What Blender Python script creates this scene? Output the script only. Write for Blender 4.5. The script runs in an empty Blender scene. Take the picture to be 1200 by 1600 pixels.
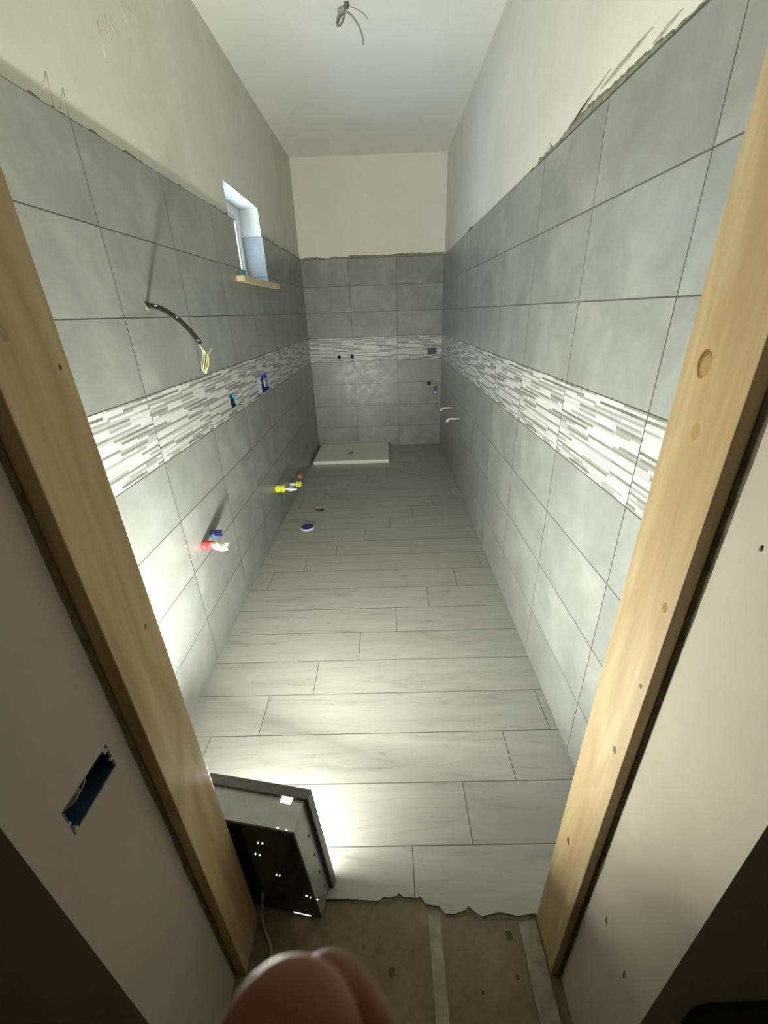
import bpy, bmesh, math, random
from mathutils import Vector, Matrix
from mathutils.geometry import tessellate_polygon
random.seed(7)
S = bpy.context.scene
C = S.collection

# ------------------------------------------------------------------ camera
CAM = Matrix(((0.99947845, 0.02863165, 0.01493528), (0.0010356, 0.43383755, -0.90099052), (-0.03227632, 0.90053607, 0.43358163)))
cd = bpy.data.cameras.new('camera'); cam = bpy.data.objects.new('camera', cd); C.objects.link(cam)
cam.matrix_world = Matrix.Translation((1.0212, -5.9802, 1.7772)) @ CAM.to_4x4()
cd.sensor_fit = 'VERTICAL'; cd.sensor_height = 36.0; cd.sensor_width = 36.0
cd.lens = 648.47 / 1600 * 36.0
cd.clip_start = 0.002; cd.clip_end = 60
cd.dof.use_dof = True; cd.dof.focus_distance = 2.2; cd.dof.aperture_fstop = cd.lens / 1.0
S.camera = cam

# ------------------------------------------------------------------ world, view
S.view_settings.view_transform = 'Standard'; S.view_settings.look = 'None'
S.view_settings.gamma = 1; S.view_settings.use_curve_mapping = False
S.view_settings.exposure = 0.12
w = bpy.data.worlds.new('sky'); S.world = w; w.use_nodes = True
w.node_tree.nodes['Background'].inputs[0].default_value = (0.62, 0.78, 1.0, 1)
w.node_tree.nodes['Background'].inputs[1].default_value = 13.0
S.cycles.max_bounces = 14; S.cycles.diffuse_bounces = 10; S.cycles.glossy_bounces = 4
S.cycles.transmission_bounces = 6; S.cycles.sample_clamp_indirect = 8.0
S.cycles.caustics_reflective = False; S.cycles.caustics_refractive = False
LAMP_POWER = 74.0
LAMP_TILT = 50.0
LAMP_LOW = 9.0
LAMP_COLOR = (0.985, 1.0, 0.885)

def area(name, loc, direction, sx, sy, power, color, portal=False, parent=None):
    l = bpy.data.lights.new(name, 'AREA'); l.shape = 'RECTANGLE'; l.size = sx; l.size_y = sy
    l.energy = power; l.color = color
    o = bpy.data.objects.new(name, l); C.objects.link(o)
    o.rotation_euler = Vector(direction).to_track_quat('-Z', 'Z').to_euler(); o.location = loc
    if portal: l.cycles.is_portal = True
    if parent: o.parent = parent
    return o
area('sky_portal', (-0.36, -2.15, 2.31), (1, 0, 0), 0.9, 0.6, 1, (1, 1, 1), portal=True)

# ------------------------------------------------------------------ node helper
class NG:
    def __init__(s, name, rough=0.5, spec=0.5):
        s.m = bpy.data.materials.new(name); s.m.use_nodes = True
        s.t = s.m.node_tree; s.b = s.t.nodes['Principled BSDF']
        s.b.inputs['Roughness'].default_value = rough
        s.b.inputs['Specular IOR Level'].default_value = spec
        tc = s.t.nodes.new('ShaderNodeTexCoord'); sp = s.t.nodes.new('ShaderNodeSeparateXYZ')
        s.co = tc.outputs['Object']; s.t.links.new(s.co, sp.inputs[0])
        s.x, s.y, s.z = sp.outputs
    def set(s, sock, v):
        if hasattr(v, 'is_output') or isinstance(v, bpy.types.NodeSocket): s.t.links.new(v, sock)
        else:
            if isinstance(v, tuple) and len(v) == 3 and sock.type == 'RGBA': v = v + (1,)
            sock.default_value = v
    def m_(s, op, a, b=None, c=None):
        n = s.t.nodes.new('ShaderNodeMath'); n.operation = op
        s.set(n.inputs[0], a)
        if b is not None: s.set(n.inputs[1], b)
        if c is not None: s.set(n.inputs[2], c)
        return n.outputs[0]
    def add(s, a, b): return s.m_('ADD', a, b)
    def sub(s, a, b): return s.m_('SUBTRACT', a, b)
    def mul(s, a, b): return s.m_('MULTIPLY', a, b)
    def div(s, a, b): return s.m_('DIVIDE', a, b)
    def floor(s, a): return s.m_('FLOOR', a)
    def fract(s, a): return s.m_('FRACT', a)
    def vec(s, x, y, z):
        n = s.t.nodes.new('ShaderNodeCombineXYZ')
        for i, v in enumerate((x, y, z)): s.set(n.inputs[i], v)
        return n.outputs[0]
    def noise(s, v, scale, detail=4, rough=0.55, dist=0.0):
        n = s.t.nodes.new('ShaderNodeTexNoise'); s.t.links.new(v, n.inputs['Vector'])
        n.inputs['Scale'].default_value = scale; n.inputs['Detail'].default_value = detail
        n.inputs['Roughness'].default_value = rough; n.inputs['Distortion'].default_value = dist
        return n.outputs['Fac']
    def white(s, v):
        n = s.t.nodes.new('ShaderNodeTexWhiteNoise'); n.noise_dimensions = '3D'; s.t.links.new(v, n.inputs['Vector'])
        return n.outputs['Value']
    def ramp(s, f, stops, interp='LINEAR'):
        n = s.t.nodes.new('ShaderNodeValToRGB'); n.color_ramp.interpolation = interp
        e = n.color_ramp.elements
        while len(e) < len(stops): e.new(0.5)
        for i, (p, c) in enumerate(stops): e[i].position = p; e[i].color = tuple(c) + (1,)
        s.set(n.inputs[0], f); return n.outputs[0]
    def mix(s, f, a, b, mode='MIX'):
        n = s.t.nodes.new('ShaderNodeMix'); n.data_type = 'RGBA'; n.blend_type = mode
        s.set(n.inputs[0], f); s.set(n.inputs[6], a); s.set(n.inputs[7], b); return n.outputs[2]
    def rng(s, v, a, b, c, d):
        n = s.t.nodes.new('ShaderNodeMapRange'); s.set(n.inputs[0], v)
        for i, q in enumerate((a, b, c, d)): n.inputs[i + 1].default_value = q
        return n.outputs[0]
    def color(s, c): s.set(s.b.inputs['Base Color'], c); return s
    def rough(s, c): s.set(s.b.inputs['Roughness'], c); return s
    def bump(s, h, strength=0.3, dist=0.002):
        n = s.t.nodes.new('ShaderNodeBump'); n.inputs['Strength'].default_value = strength
        n.inputs['Distance'].default_value = dist; s.t.links.new(h, n.inputs['Height'])
        s.t.links.new(n.outputs[0], s.b.inputs['Normal']); return s
    def line(s, f, half):  # 1 where the fraction f lies within half of a whole number
        return s.m_('GREATER_THAN', s.m_('ABSOLUTE', s.sub(f, 0.5)), 0.5 - half)

def plain(name, col, rough=0.5, metal=0.0, var=0.08, scale=30, spec=0.5):
    g = NG(name, rough, spec); g.b.inputs['Metallic'].default_value = metal
    n = g.noise(g.co, scale, 3)
    a = tuple(max(0, c * (1 - var)) for c in col); b = tuple(min(1, c * (1 + var)) for c in col)
    g.color(g.ramp(n, [(0.3, a), (0.7, b)])); return g.m

def emit(name, col, k):
    g = NG(name); g.color(col); g.b.inputs['Emission Color'].default_value = col + (1,)
    g.b.inputs['Emission Strength'].default_value = k; return g.m

# ---- wall tile: 30 x 60 courses, mosaic course, grout
BOT, PITCH, UP = 0.2889, 0.3, 0.6024
def tile_mat(name, axis, origin, pitch):
    g = NG(name, 0.38, 0.45)
    s = g.y if axis == 'y' else g.x
    other = g.x if axis == 'y' else g.y
    u = g.div(g.sub(s, origin), pitch); fu = g.fract(u)
    v = g.div(g.sub(g.z, BOT), PITCH); fv = g.fract(v)
    row, colm = g.floor(v), g.floor(u)
    gr = g.m_('MAXIMUM', g.line(fu, 0.0024 / pitch), g.line(fv, 0.0024 / PITCH))
    h = g.white(g.vec(colm, row, 3.7))
    shift = g.mul(h, 9.0)
    nv = g.vec(g.add(s, shift), g.add(other, shift), g.z)
    n1 = g.noise(nv, 3.2, 5, 0.6, 0.4); n2 = g.noise(nv, 16, 4, 0.6)
    base = g.ramp(g.add(g.mul(n1, 0.8), g.mul(n2, 0.2)), [(0.32, (0.218, 0.227, 0.214)), (0.5, (0.272, 0.281, 0.266)), (0.68, (0.345, 0.354, 0.336))])
    base = g.mix(g.rng(h, 0, 1, 0.0, 0.18), base, (0.25, 0.255, 0.25))
    # mosaic course of thin sticks
    zz = g.sub(g.z, BOT + 3 * PITCH)
    sr = g.div(zz, PITCH / 32); rr = g.floor(sr)
    hr = g.white(g.vec(rr, 5.3, 1.1))
    su = g.mul(g.fract(u), pitch)
    ln = g.rng(hr, 0, 1, 0.09, 0.24)
    cu = g.div(g.add(su, g.mul(hr, 0.37)), ln); cc = g.floor(cu)
    hc = g.white(g.vec(cc, rr, 8.8))
    par = g.m_('MODULO', g.m_('ABSOLUTE', rr), 2.0)
    hc = g.add(g.mul(par, g.add(0.30, g.mul(hc, 0.69))), g.mul(g.sub(1.0, par), g.mul(hc, 0.66)))
    sub = g.white(g.vec(g.floor(g.mul(cu, 1.7)), g.floor(g.mul(sr, 1.0)), 2.2))
    mc = g.ramp(hc, [(0.0, (0.52, 0.53, 0.52)), (0.22, (0.42, 0.43, 0.42)), (0.34, (0.60, 0.61, 0.605)), (0.55, (0.30, 0.30, 0.285)), (0.68, (0.185, 0.18, 0.155)), (0.82, (0.25, 0.25, 0.23)), (0.92, (0.13, 0.13, 0.115))], 'CONSTANT')
    mc = g.mix(g.rng(sub, 0, 1, 0, 0.25), mc, (0.45, 0.45, 0.44))
    sn = g.noise(g.vec(g.mul(s, 12.0), other, g.mul(g.z, 120.0)), 2.0, 3)
    mc = g.mix(g.rng(sn, 0.3, 0.7, 0.0, 0.35), mc, (0.9, 0.9, 0.88), 'MULTIPLY')
    band = g.mul(g.m_('GREATER_THAN', g.z, BOT + 3 * PITCH), g.m_('LESS_THAN', g.z, BOT + 4 * PITCH))
    col = g.mix(band, base, mc)
    col = g.mix(gr, col, (0.085, 0.088, 0.075))
    g.color(col)
    g.rough(g.rng(n2, 0.3, 0.7, 0.28, 0.42))
    hh = g.add(g.mul(g.sub(1.0, gr), 1.0), g.mul(g.mul(hc, band), 0.8))
    g.bump(hh, 0.5, 0.0015)
    return g.m
M_TL = tile_mat('grey_wall_tile_left', 'y', -4.1814, UP)
M_TR = tile_mat('grey_wall_tile_right', 'y', -4.7722, UP)
M_TB = tile_mat('grey_wall_tile_back', 'x', 0.588, 0.595)

# ---- floor planks
g = NG('grey_oak_floor_tile', 0.3, 0.5)
rowf = g.div(g.sub(-4.906, g.y), 0.2285); n = g.floor(rowf); fy = g.fract(rowf)
jx = g.sub(1.291, g.mul(n, 0.2235)); uu = g.div(g.sub(g.x, jx), 1.368); fx = g.fract(uu); cx = g.floor(uu)
gr = g.m_('MAXIMUM', g.line(fy, 0.0019 / 0.2285), g.line(fx, 0.0019 / 1.368))
h = g.white(g.vec(cx, n, 0.5)); sh = g.mul(h, 17.0)
v = g.vec(g.add(g.mul(g.x, 1.0), sh), g.mul(g.add(g.y, sh), 7.0), 0.0)
a = g.noise(v, 1.6, 6, 0.62, 1.2); b = g.noise(v, 7.0, 5, 0.6, 0.6)
f = g.add(g.mul(a, 0.7), g.mul(b, 0.3))
col = g.ramp(f, [(0.30, (0.27, 0.265, 0.235)), (0.45, (0.38, 0.378, 0.345)), (0.6, (0.43, 0.428, 0.395)), (0.75, (0.50, 0.50, 0.47))])
col = g.mix(g.rng(h, 0, 1, 0, 0.35), col, (0.33, 0.33, 0.30))
col = g.mix(gr, col, (0.10, 0.098, 0.085)); g.color(col)
g.rough(g.rng(b, 0.3, 0.7, 0.26, 0.40)); g.bump(g.sub(g.mul(b, 0.15), gr), 0.35, 0.001)
M_FLOOR = g.m

# ---- plaster
def plaster(name, c0, c1, sc=1.6):
    g = NG(name, 0.9, 0.2)
    n = g.noise(g.co, sc, 5, 0.55, 0.3); n2 = g.noise(g.co, 9, 6, 0.6)
    g.color(g.ramp(g.add(g.mul(n, 0.75), g.mul(n2, 0.25)), [(0.33, c0), (0.62, c1)]))
    g.bump(g.noise(g.co, 60, 4), 0.25, 0.001); return g.m
M_PL = plaster('raw_plaster', (0.64, 0.63, 0.57), (0.73, 0.72, 0.66))
M_PB = plaster('smooth_plaster', (0.74, 0.71, 0.64), (0.79, 0.76, 0.69))
M_PC = plaster('ceiling_plaster', (0.72, 0.72, 0.68), (0.79, 0.79, 0.76), 1.1)
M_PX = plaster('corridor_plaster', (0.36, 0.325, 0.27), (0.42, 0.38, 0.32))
M_PR = plaster('rear_bounce_plaster', (0.80, 0.71, 0.57), (0.84, 0.76, 0.63))  # unseen corridor walls, made paler to bounce light onto the doorway wall
g = NG('plaster_patched_left', 0.9, 0.2)
n = g.noise(g.co, 2.2, 5, 0.55, 0.5); n2 = g.noise(g.co, 11, 6, 0.6)
c = g.ramp(g.add(g.mul(n, 0.7), g.mul(n2, 0.3)), [(0.33, (0.62, 0.61, 0.54)), (0.62, (0.72, 0.71, 0.63))])
wav = g.add(g.y, g.mul(g.sub(n2, 0.5), 0.10))
yel = g.mul(g.rng(wav, -3.40, -3.14, 0, 1), g.m_('LESS_THAN', wav, -3.08))
c = g.mix(g.mul(yel, 0.35), c, (0.74, 0.74, 0.58))
far = g.m_('GREATER_THAN', wav, -3.08)
c = g.mix(g.mul(far, 0.3), c, (0.63, 0.62, 0.57))
c = g.mix(g.mul(g.m_('GREATER_THAN', wav, -0.85), 0.35), c, (0.54, 0.52, 0.46))
g.color(c); g.bump(g.noise(g.co, 60, 4), 0.25, 0.001); M_PLL = g.m

g = NG('tile_adhesive', 0.95, 0.1)
n = g.noise(g.co, 40, 5, 0.7); g.color(g.ramp(n, [(0.3, (0.17, 0.16, 0.12)), (0.65, (0.32, 0.31, 0.24))]))
g.bump(n, 0.8, 0.004); M_MORT = g.m
g = NG('cement_screed', 0.9, 0.2)
n = g.noise(g.co, 4, 6, 0.6); n2 = g.noise(g.co, 45, 4, 0.6)
g.color(g.ramp(g.add(g.mul(n, 0.7), g.mul(n2, 0.3)), [(0.32, (0.15, 0.12, 0.075)), (0.65, (0.27, 0.225, 0.155))]))
g.bump(n2, 0.4, 0.002); M_SCREED = g.m
M_STRIP = plain('mortar_strip', (0.33, 0.30, 0.235), 0.9, var=0.2)

def wood(name, c0, c1, c2, knots, sc=1.0, ring_k=0.4):
    g = NG(name, 0.55, 0.35)
    v = g.vec(g.mul(g.x, 6.0), g.mul(g.y, 6.0), g.mul(g.z, 0.55))
    a = g.noise(v, 2.6 * sc, 5, 0.55, 1.3); b = g.noise(v, 16 * sc, 4, 0.6, 0.3)
    c = g.ramp(g.add(g.mul(a, 0.75), g.mul(b, 0.25)), [(0.32, c0), (0.5, c1), (0.68, c2)])
    lf = g.noise(g.vec(g.mul(g.x, 5.0), g.mul(g.y, 5.0), g.mul(g.z, 0.8)), 1.7 * sc, 2, 0.4, 0.4)
    ring = g.m_('ABSOLUTE', g.sub(g.fract(g.mul(lf, 9.0)), 0.5))
    c = g.mix(g.rng(ring, 0.10, 0.5, 0.0, ring_k), c, c0)
    for (ky, kz, r, dark) in knots:
        dy = g.mul(g.sub(g.y, ky), 1.5); dz = g.sub(g.z, kz)
        d = g.m_('SQRT', g.add(g.mul(dy, dy), g.mul(dz, dz)))
        d = g.add(d, g.mul(g.sub(b, 0.5), r * 0.6))
        c = g.mix(g.rng(d, r * 1.9, r * 1.0, 0, 0.35), c, (0.45, 0.30, 0.13))
        c = g.mix(g.rng(d, r * 1.05, r * 0.9, 0, 1), c, dark)
    g.color(c); g.bump(b, 0.2, 0.001); return g.m
K1, K2, K3 = (0.09, 0.04, 0.015), (0.33, 0.20, 0.09), (0.22, 0.13, 0.05)
M_WR = wood('pine_right', (0.31, 0.22, 0.105), (0.385, 0.29, 0.15), (0.47, 0.375, 0.22),
            [(-5.378, 1.699, 0.020, K1), (-5.382, 1.697, 0.014, K2), (-5.399, 1.610, 0.013, K2), (-5.446, 1.335, 0.009, K3), (-5.449, 1.163, 0.006, K1), (-5.436, 0.97, 0.009, K1), (-5.38, 0.527, 0.012, K1)])
M_WL = wood('pine_left', (0.40, 0.285, 0.14), (0.52, 0.395, 0.205), (0.60, 0.48, 0.28),
            [(-5.42, 1.769, 0.010, (0.34, 0.27, 0.18)), (-5.45, 1.86, 0.012, K1), (-5.345, 1.72, 0.004, K1), (-5.36, 1.25, 0.006, K3)], 0.7, 0.75)
M_BOARD = wood('sill_board_wood', (0.52, 0.42, 0.28), (0.62, 0.52, 0.36), (0.7, 0.6, 0.44), [])

# ------------------------------------------------------------------ mesh helpers
def link(name, bm, mat, parent=None, smooth=False, bevel=0.0):
    me = bpy.data.meshes.new(name)
    bmesh.ops.recalc_face_normals(bm, faces=bm.faces)
    bm.to_mesh(me); bm.free()
    o = bpy.data.objects.new(name, me); C.objects.link(o)
    if isinstance(mat, (list, tuple)):
        for m in mat: me.materials.append(m)
    else: me.materials.append(mat)
    if smooth:
        for p in me.polygons: p.use_smooth = True
    if bevel:
        b = o.modifiers.new('bevel', 'BEVEL'); b.width = bevel; b.segments = 2; b.limit_method = 'ANGLE'
    if parent: o.parent = parent
    return o
def thing(name, label=None, cat=None, loc=(0, 0, 0), group=None, kind=None):
    o = bpy.data.objects.new(name, None); C.objects.link(o); o.location = loc; o.empty_display_size = 0.05
    tag(o, label, cat, group, kind); return o
def tag(o, label=None, cat=None, group=None, kind=None):
    if label: o['label'] = label
    if cat: o['category'] = cat
    if group: o['group'] = group
    if kind: o['kind'] = kind
    return o
def box(bm, a, b, mat_index=0):
    x0, y0, z0 = a; x1, y1, z1 = b
    v = [bm.verts.new(p) for p in ((x0, y0, z0), (x1, y0, z0), (x1, y1, z0), (x0, y1, z0), (x0, y0, z1), (x1, y0, z1), (x1, y1, z1), (x0, y1, z1))]
    for q in ((0, 3, 2, 1), (4, 5, 6, 7), (0, 1, 5, 4), (1, 2, 6, 5), (2, 3, 7, 6), (3, 0, 4, 7)):
        f = bm.faces.new([v[i] for i in q]); f.material_index = mat_index
def panel(bm, axis, c0, c1, ur, vr, holes=()):
    """slab across `axis` between c0 and c1, spanning ur x vr, with rectangular holes"""
    us = sorted({*ur, *[h[i] for h in holes for i in (0, 1)]}); us = [u for u in us if ur[0] <= u <= ur[1]]
    vs = sorted({*vr, *[h[i] for h in holes for i in (2, 3)]}); vs = [q for q in vs if vr[0] <= q <= vr[1]]
    def P(c, u, q): return (c, u, q) if axis == 0 else ((u, c, q) if axis == 1 else (u, q, c))
    cache = {}
    def V(c, u, q):
        k = (c, u, q)
        if k not in cache: cache[k] = bm.verts.new(P(c, u, q))
        return cache[k]
    def solid(i, j):
        if i < 0 or j < 0 or i >= len(us) - 1 or j >= len(vs) - 1: return False
        um, vm = (us[i] + us[i + 1]) / 2, (vs[j] + vs[j + 1]) / 2
        return not any(h[0] < um < h[1] and h[2] < vm < h[3] for h in holes)
    for i in range(len(us) - 1):
        for j in range(len(vs) - 1):
            if not solid(i, j): continue
            a, b, c, d = us[i], us[i + 1], vs[j], vs[j + 1]
            bm.faces.new([V(c0, a, c), V(c0, b, c), V(c0, b, d), V(c0, a, d)])
            bm.faces.new([V(c1, a, c), V(c1, a, d), V(c1, b, d), V(c1, b, c)])
            if not solid(i - 1, j): bm.faces.new([V(c0, a, c), V(c0, a, d), V(c1, a, d), V(c1, a, c)])
            if not solid(i + 1, j): bm.faces.new([V(c0, b, c), V(c1, b, c), V(c1, b, d), V(c0, b, d)])
            if not solid(i, j - 1): bm.faces.new([V(c0, a, c), V(c1, a, c), V(c1, b, c), V(c0, b, c)])
            if not solid(i, j + 1): bm.faces.new([V(c0, a, d), V(c0, b, d), V(c1, b, d), V(c1, a, d)])
def smooth_path(pts, n=8):
    P = [Vector(p) for p in pts]; out = []
    for i in range(len(P) - 1):
        p0 = P[max(i - 1, 0)]; p1 = P[i]; p2 = P[i + 1]; p3 = P[min(i + 2, len(P) - 1)]
        for k in range(n):
            t = k / n
            out.append(0.5 * ((2 * p1) + (p2 - p0) * t + (2 * p0 - 5 * p1 + 4 * p2 - p3) * t * t + (3 * p1 - p0 - 3 * p2 + p3) * t ** 3))
    out.append(P[-1]); return out
def tube(bm, pts, rad, seg=10, n=8, mat_index=0, cap=True):
    """swept round tube; rad a number or a function of (index, count)"""
    path = smooth_path(pts, n) if n else [Vector(p) for p in pts]
    rings = []; prev = None
    for i, p in enumerate(path):
        t = (path[min(i + 1, len(path) - 1)] - path[max(i - 1, 0)]).normalized()
        if prev is None:
            ref = Vector((0, 0, 1)) if abs(t.z) < 0.9 else Vector((1, 0, 0)); a = t.cross(ref).normalized()
        else:
            a = (prev - t * prev.dot(t)).normalized()
        prev = a; b = t.cross(a)
        r = rad(i, len(path)) if callable(rad) else rad
        rings.append([bm.verts.new(p + (a * math.cos(k * 2 * math.pi / seg) + b * math.sin(k * 2 * math.pi / seg)) * r) for k in range(seg)])
    for r0, r1 in zip(rings, rings[1:]):
        for k in range(seg):
            f = bm.faces.new([r0[k], r0[(k + 1) % seg], r1[(k + 1) % seg], r1[k]]); f.material_index = mat_index; f.smooth = True
    if cap:
        for r in (rings[0], rings[-1]):
            f = bm.faces.new(r); f.material_index = mat_index
def lathe(bm, prof, origin, axis, seg=24, mat_index=0):
    """prof = (distance along axis, radius) pairs"""
    ax = Vector(axis).normalized(); ref = Vector((0, 0, 1)) if abs(ax.z) < 0.9 else Vector((1, 0, 0))
    a = ax.cross(ref).normalized(); b = ax.cross(a); o = Vector(origin); rings = []
    for d, r in prof:
        if r < 1e-6: rings.append([bm.verts.new(o + ax * d)])
        else: rings.append([bm.verts.new(o + ax * d + (a * math.cos(k * 2 * math.pi / seg) + b * math.sin(k * 2 * math.pi / seg)) * r) for k in range(seg)])
    for r0, r1 in zip(rings, rings[1:]):
        if len(r0) == 1 and len(r1) == 1: continue
        for k in range(seg):
            q = [r0[k % len(r0)], r0[(k + 1) % len(r0)], r1[(k + 1) % len(r1)], r1[k % len(r1)]]
            q = list(dict.fromkeys(q)); f = bm.faces.new(q); f.material_index = mat_index
            f.smooth = True
    for r in (rings[0], rings[-1]):
        if len(r) > 2: bm.faces.new(r).material_index = mat_index
def B(): return bmesh.new()

# ------------------------------------------------------------------ the room shell
W, H, TOP = 1.777, 3.39, 2.389
PLI = 0.012   # the tiles stand this far proud of the plaster
WIN = (-2.60, -1.77, 2.03, 2.59)
BOX1 = (-3.225, -3.125, 1.235, 1.325)
BOX2 = (-2.585, -2.235, 1.205, 1.345)
# left wall: plaster with the window opening, a thin inner skin also cut for the back boxes
bm = B(); panel(bm, 0, -0.07, -PLI, (-5.5, 0.15), (-0.1, H), [WIN, BOX1, BOX2]); panel(bm, 0, -0.36, -0.07, (-5.5, 0.36), (-0.1, H + 0.1), [WIN])
wl = tag(link('wall_left', bm, M_PLL), kind='structure')
bm = B(); panel(bm, 0, -PLI, 0.0, (-5.33, 0.0), (-0.01, TOP), [(-2.53, -1.78, 2.04, 2.5), BOX1, BOX2])
link('tile_cladding', bm, M_TL, wl)
bm = B(); box(bm, (-0.172, -1.781, 2.035), (-0.0005, -1.766, TOP - 0.001)); box(bm, (-0.172, -2.6, 2.035), (-0.0125, -2.53, TOP - 0.001))
link('reveal_tiles', bm, M_TL, wl)
# right wall
bm = B(); box(bm, (W + PLI, -5.5, -0.1), (W + 0.3, 0.36, H + 0.1)); wr = tag(link('wall_right', bm, M_PL), kind='structure')
bm = B(); panel(bm, 0, W, W + PLI, (-5.33, 0.0), (-0.01, TOP)); link('tile_cladding', bm, M_TR, wr)
# back wall
BOXB = (1.586, 1.706, 1.249, 1.321)
bm = B(); panel(bm, 1, PLI, 0.06, (-0.3, W + 0.3), (-0.1, H + 0.1), [BOXB]); panel(bm, 1, 0.06, 0.36, (-0.3, W + 0.3), (-0.1, H + 0.1))
wb = tag(link('wall_back', bm, M_PB), kind='structure')
bm = B(); panel(bm, 1, 0.0, PLI, (0.0, W), (-0.01, TOP), [BOXB]); link('tile_cladding', bm, M_TB, wb)
# wall with the doorway, its plastered reveals and the corridor side
BOXR = (-5.616, -5.505, 1.058, 1.116)
bm = B()
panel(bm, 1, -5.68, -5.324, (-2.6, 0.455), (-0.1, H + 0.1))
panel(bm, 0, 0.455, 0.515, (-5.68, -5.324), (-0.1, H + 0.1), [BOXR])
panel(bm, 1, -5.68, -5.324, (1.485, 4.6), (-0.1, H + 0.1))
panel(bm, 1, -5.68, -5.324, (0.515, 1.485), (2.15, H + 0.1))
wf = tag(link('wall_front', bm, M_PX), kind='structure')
# ceiling
bm = B(); box(bm, (-2.6, -7.4, H), (4.6, -5.324, H + 0.12)); box(bm, (-0.36, -5.324, H), (W + 0.3, 0.36, H + 0.12)); tag(link('ceiling', bm, M_PC), kind='structure')
# corridor walls behind and beside the camera
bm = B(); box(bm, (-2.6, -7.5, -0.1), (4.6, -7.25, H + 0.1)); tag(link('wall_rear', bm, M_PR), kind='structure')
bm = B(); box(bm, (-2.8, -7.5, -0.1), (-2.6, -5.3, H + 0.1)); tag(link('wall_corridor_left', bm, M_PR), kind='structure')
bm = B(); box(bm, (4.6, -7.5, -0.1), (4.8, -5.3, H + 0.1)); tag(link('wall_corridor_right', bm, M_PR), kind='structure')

# floor: tiles with a broken edge at the doorway and a round drain hole
EDGE = [(0.50, -5.285), (0.70, -5.283), (0.833, -5.285), (0.945, -5.292), (0.959, -5.282), (1.006, -5.280), (1.013, -5.271), (1.028, -5.282), (1.077, -5.286), (1.086, -5.281),
        (1.105, -5.303), (1.147, -5.307), (1.162, -5.326), (1.193, -5.328), (1.23, -5.319), (1.242, -5.309), (1.257, -5.321), (1.281, -5.335),
        (1.311, -5.33), (1.34, -5.325), (1.373, -5.33), (1.393, -5.335), (1.41, -5.334), (1.449, -5.329), (1.472, -5.334), (1.485, -5.334)]
HC, HR = (0.312, -2.187), 0.047
outer = [(-0.011, 0.01), (-0.011, -5.33), (0.50, -5.33)] + EDGE + [(1.49, -5.33), (W + 0.011, -5.33), (W + 0.011, 0.01)]
inner = [(HC[0] + HR * math.cos(-k * math.pi / 12), HC[1] + HR * math.sin(-k * math.pi / 12)) for k in range(24)]
bm = B()
tris = tessellate_polygon([[Vector((x, y, 0)) for x, y in outer], [Vector((x, y, 0)) for x, y in inner]])
allp = outer + inner
vt = [bm.verts.new((x, y, 0)) for x, y in allp]; vb = [bm.verts.new((x, y, -0.03)) for x, y in allp]
for t in tris:
    try: bm.faces.new([vt[i] for i in t]); bm.faces.new([vb[i] for i in reversed(t)])
    except ValueError: pass
no = len(outer)
for base, cnt in ((0, no), (no, 24)):
    for k in range(cnt):
        i, j = base + k, base + (k + 1) % cnt
        bm.faces.new([vt[i], vt[j], vb[j], vb[i]])
fl = tag(link('floor', bm, M_FLOOR), kind='structure')
# grey adhesive spilling out from under the broken tiles
bm = B(); pts = []
for (x, y) in EDGE[2:]: pts.append((x, y - 0.004 - 0.007 * random.random()))
top = [(x, y + 0.02) for x, y in EDGE[2:]]
a = [bm.verts.new((x, y, -0.003)) for x, y in top]; b = [bm.verts.new((x, y, -0.010)) for x, y in pts]; c = [bm.verts.new((x, y - 0.003, -0.0135)) for x, y in pts]
for i in range(len(a) - 1):
    bm.faces.new([a[i], a[i + 1], b[i + 1], b[i]]); bm.faces.new([b[i], b[i + 1], c[i + 1], c[i]])
link('adhesive_edge', bm, M_MORT, fl)
bm = B(); box(bm, (-2.6, -7.3, -0.12), (4.6, -5.262, -0.012)); sc = tag(link('floor_corridor', bm, M_SCREED), kind='structure')
bm = B()
box(bm, (1.108, -5.68, -0.0125), (1.146, -5.325, -0.0095))
link('mortar_joint', bm, M_STRIP, sc)
bm = B(); box(bm, (1.396, -5.68, -0.0125), (1.452, -5.348, -0.004)); link('mortar_joint', bm, M_STRIP, sc)
# splashes on the screed
bm = B()
for (x, y, r) in ((0.986, -5.456, 0.012), (1.358, -5.378, 0.013), (1.36, -5.47, 0.006), (0.90, -5.40, 0.006), (1.25, -5.50, 0.005)):
    vs = [bm.verts.new((x + r * math.cos(t) * random.uniform(.7, 1.1), y + r * math.sin(t) * random.uniform(.8, 1.3), -0.0112)) for t in [k * math.pi / 5 for k in range(10)]]
    bm.faces.new(vs); f2 = bm.verts.new((x, y, -0.0112))
link('dried_splash', bm, plain('dark_splash', (0.09, 0.075, 0.045), 0.9), sc)

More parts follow.
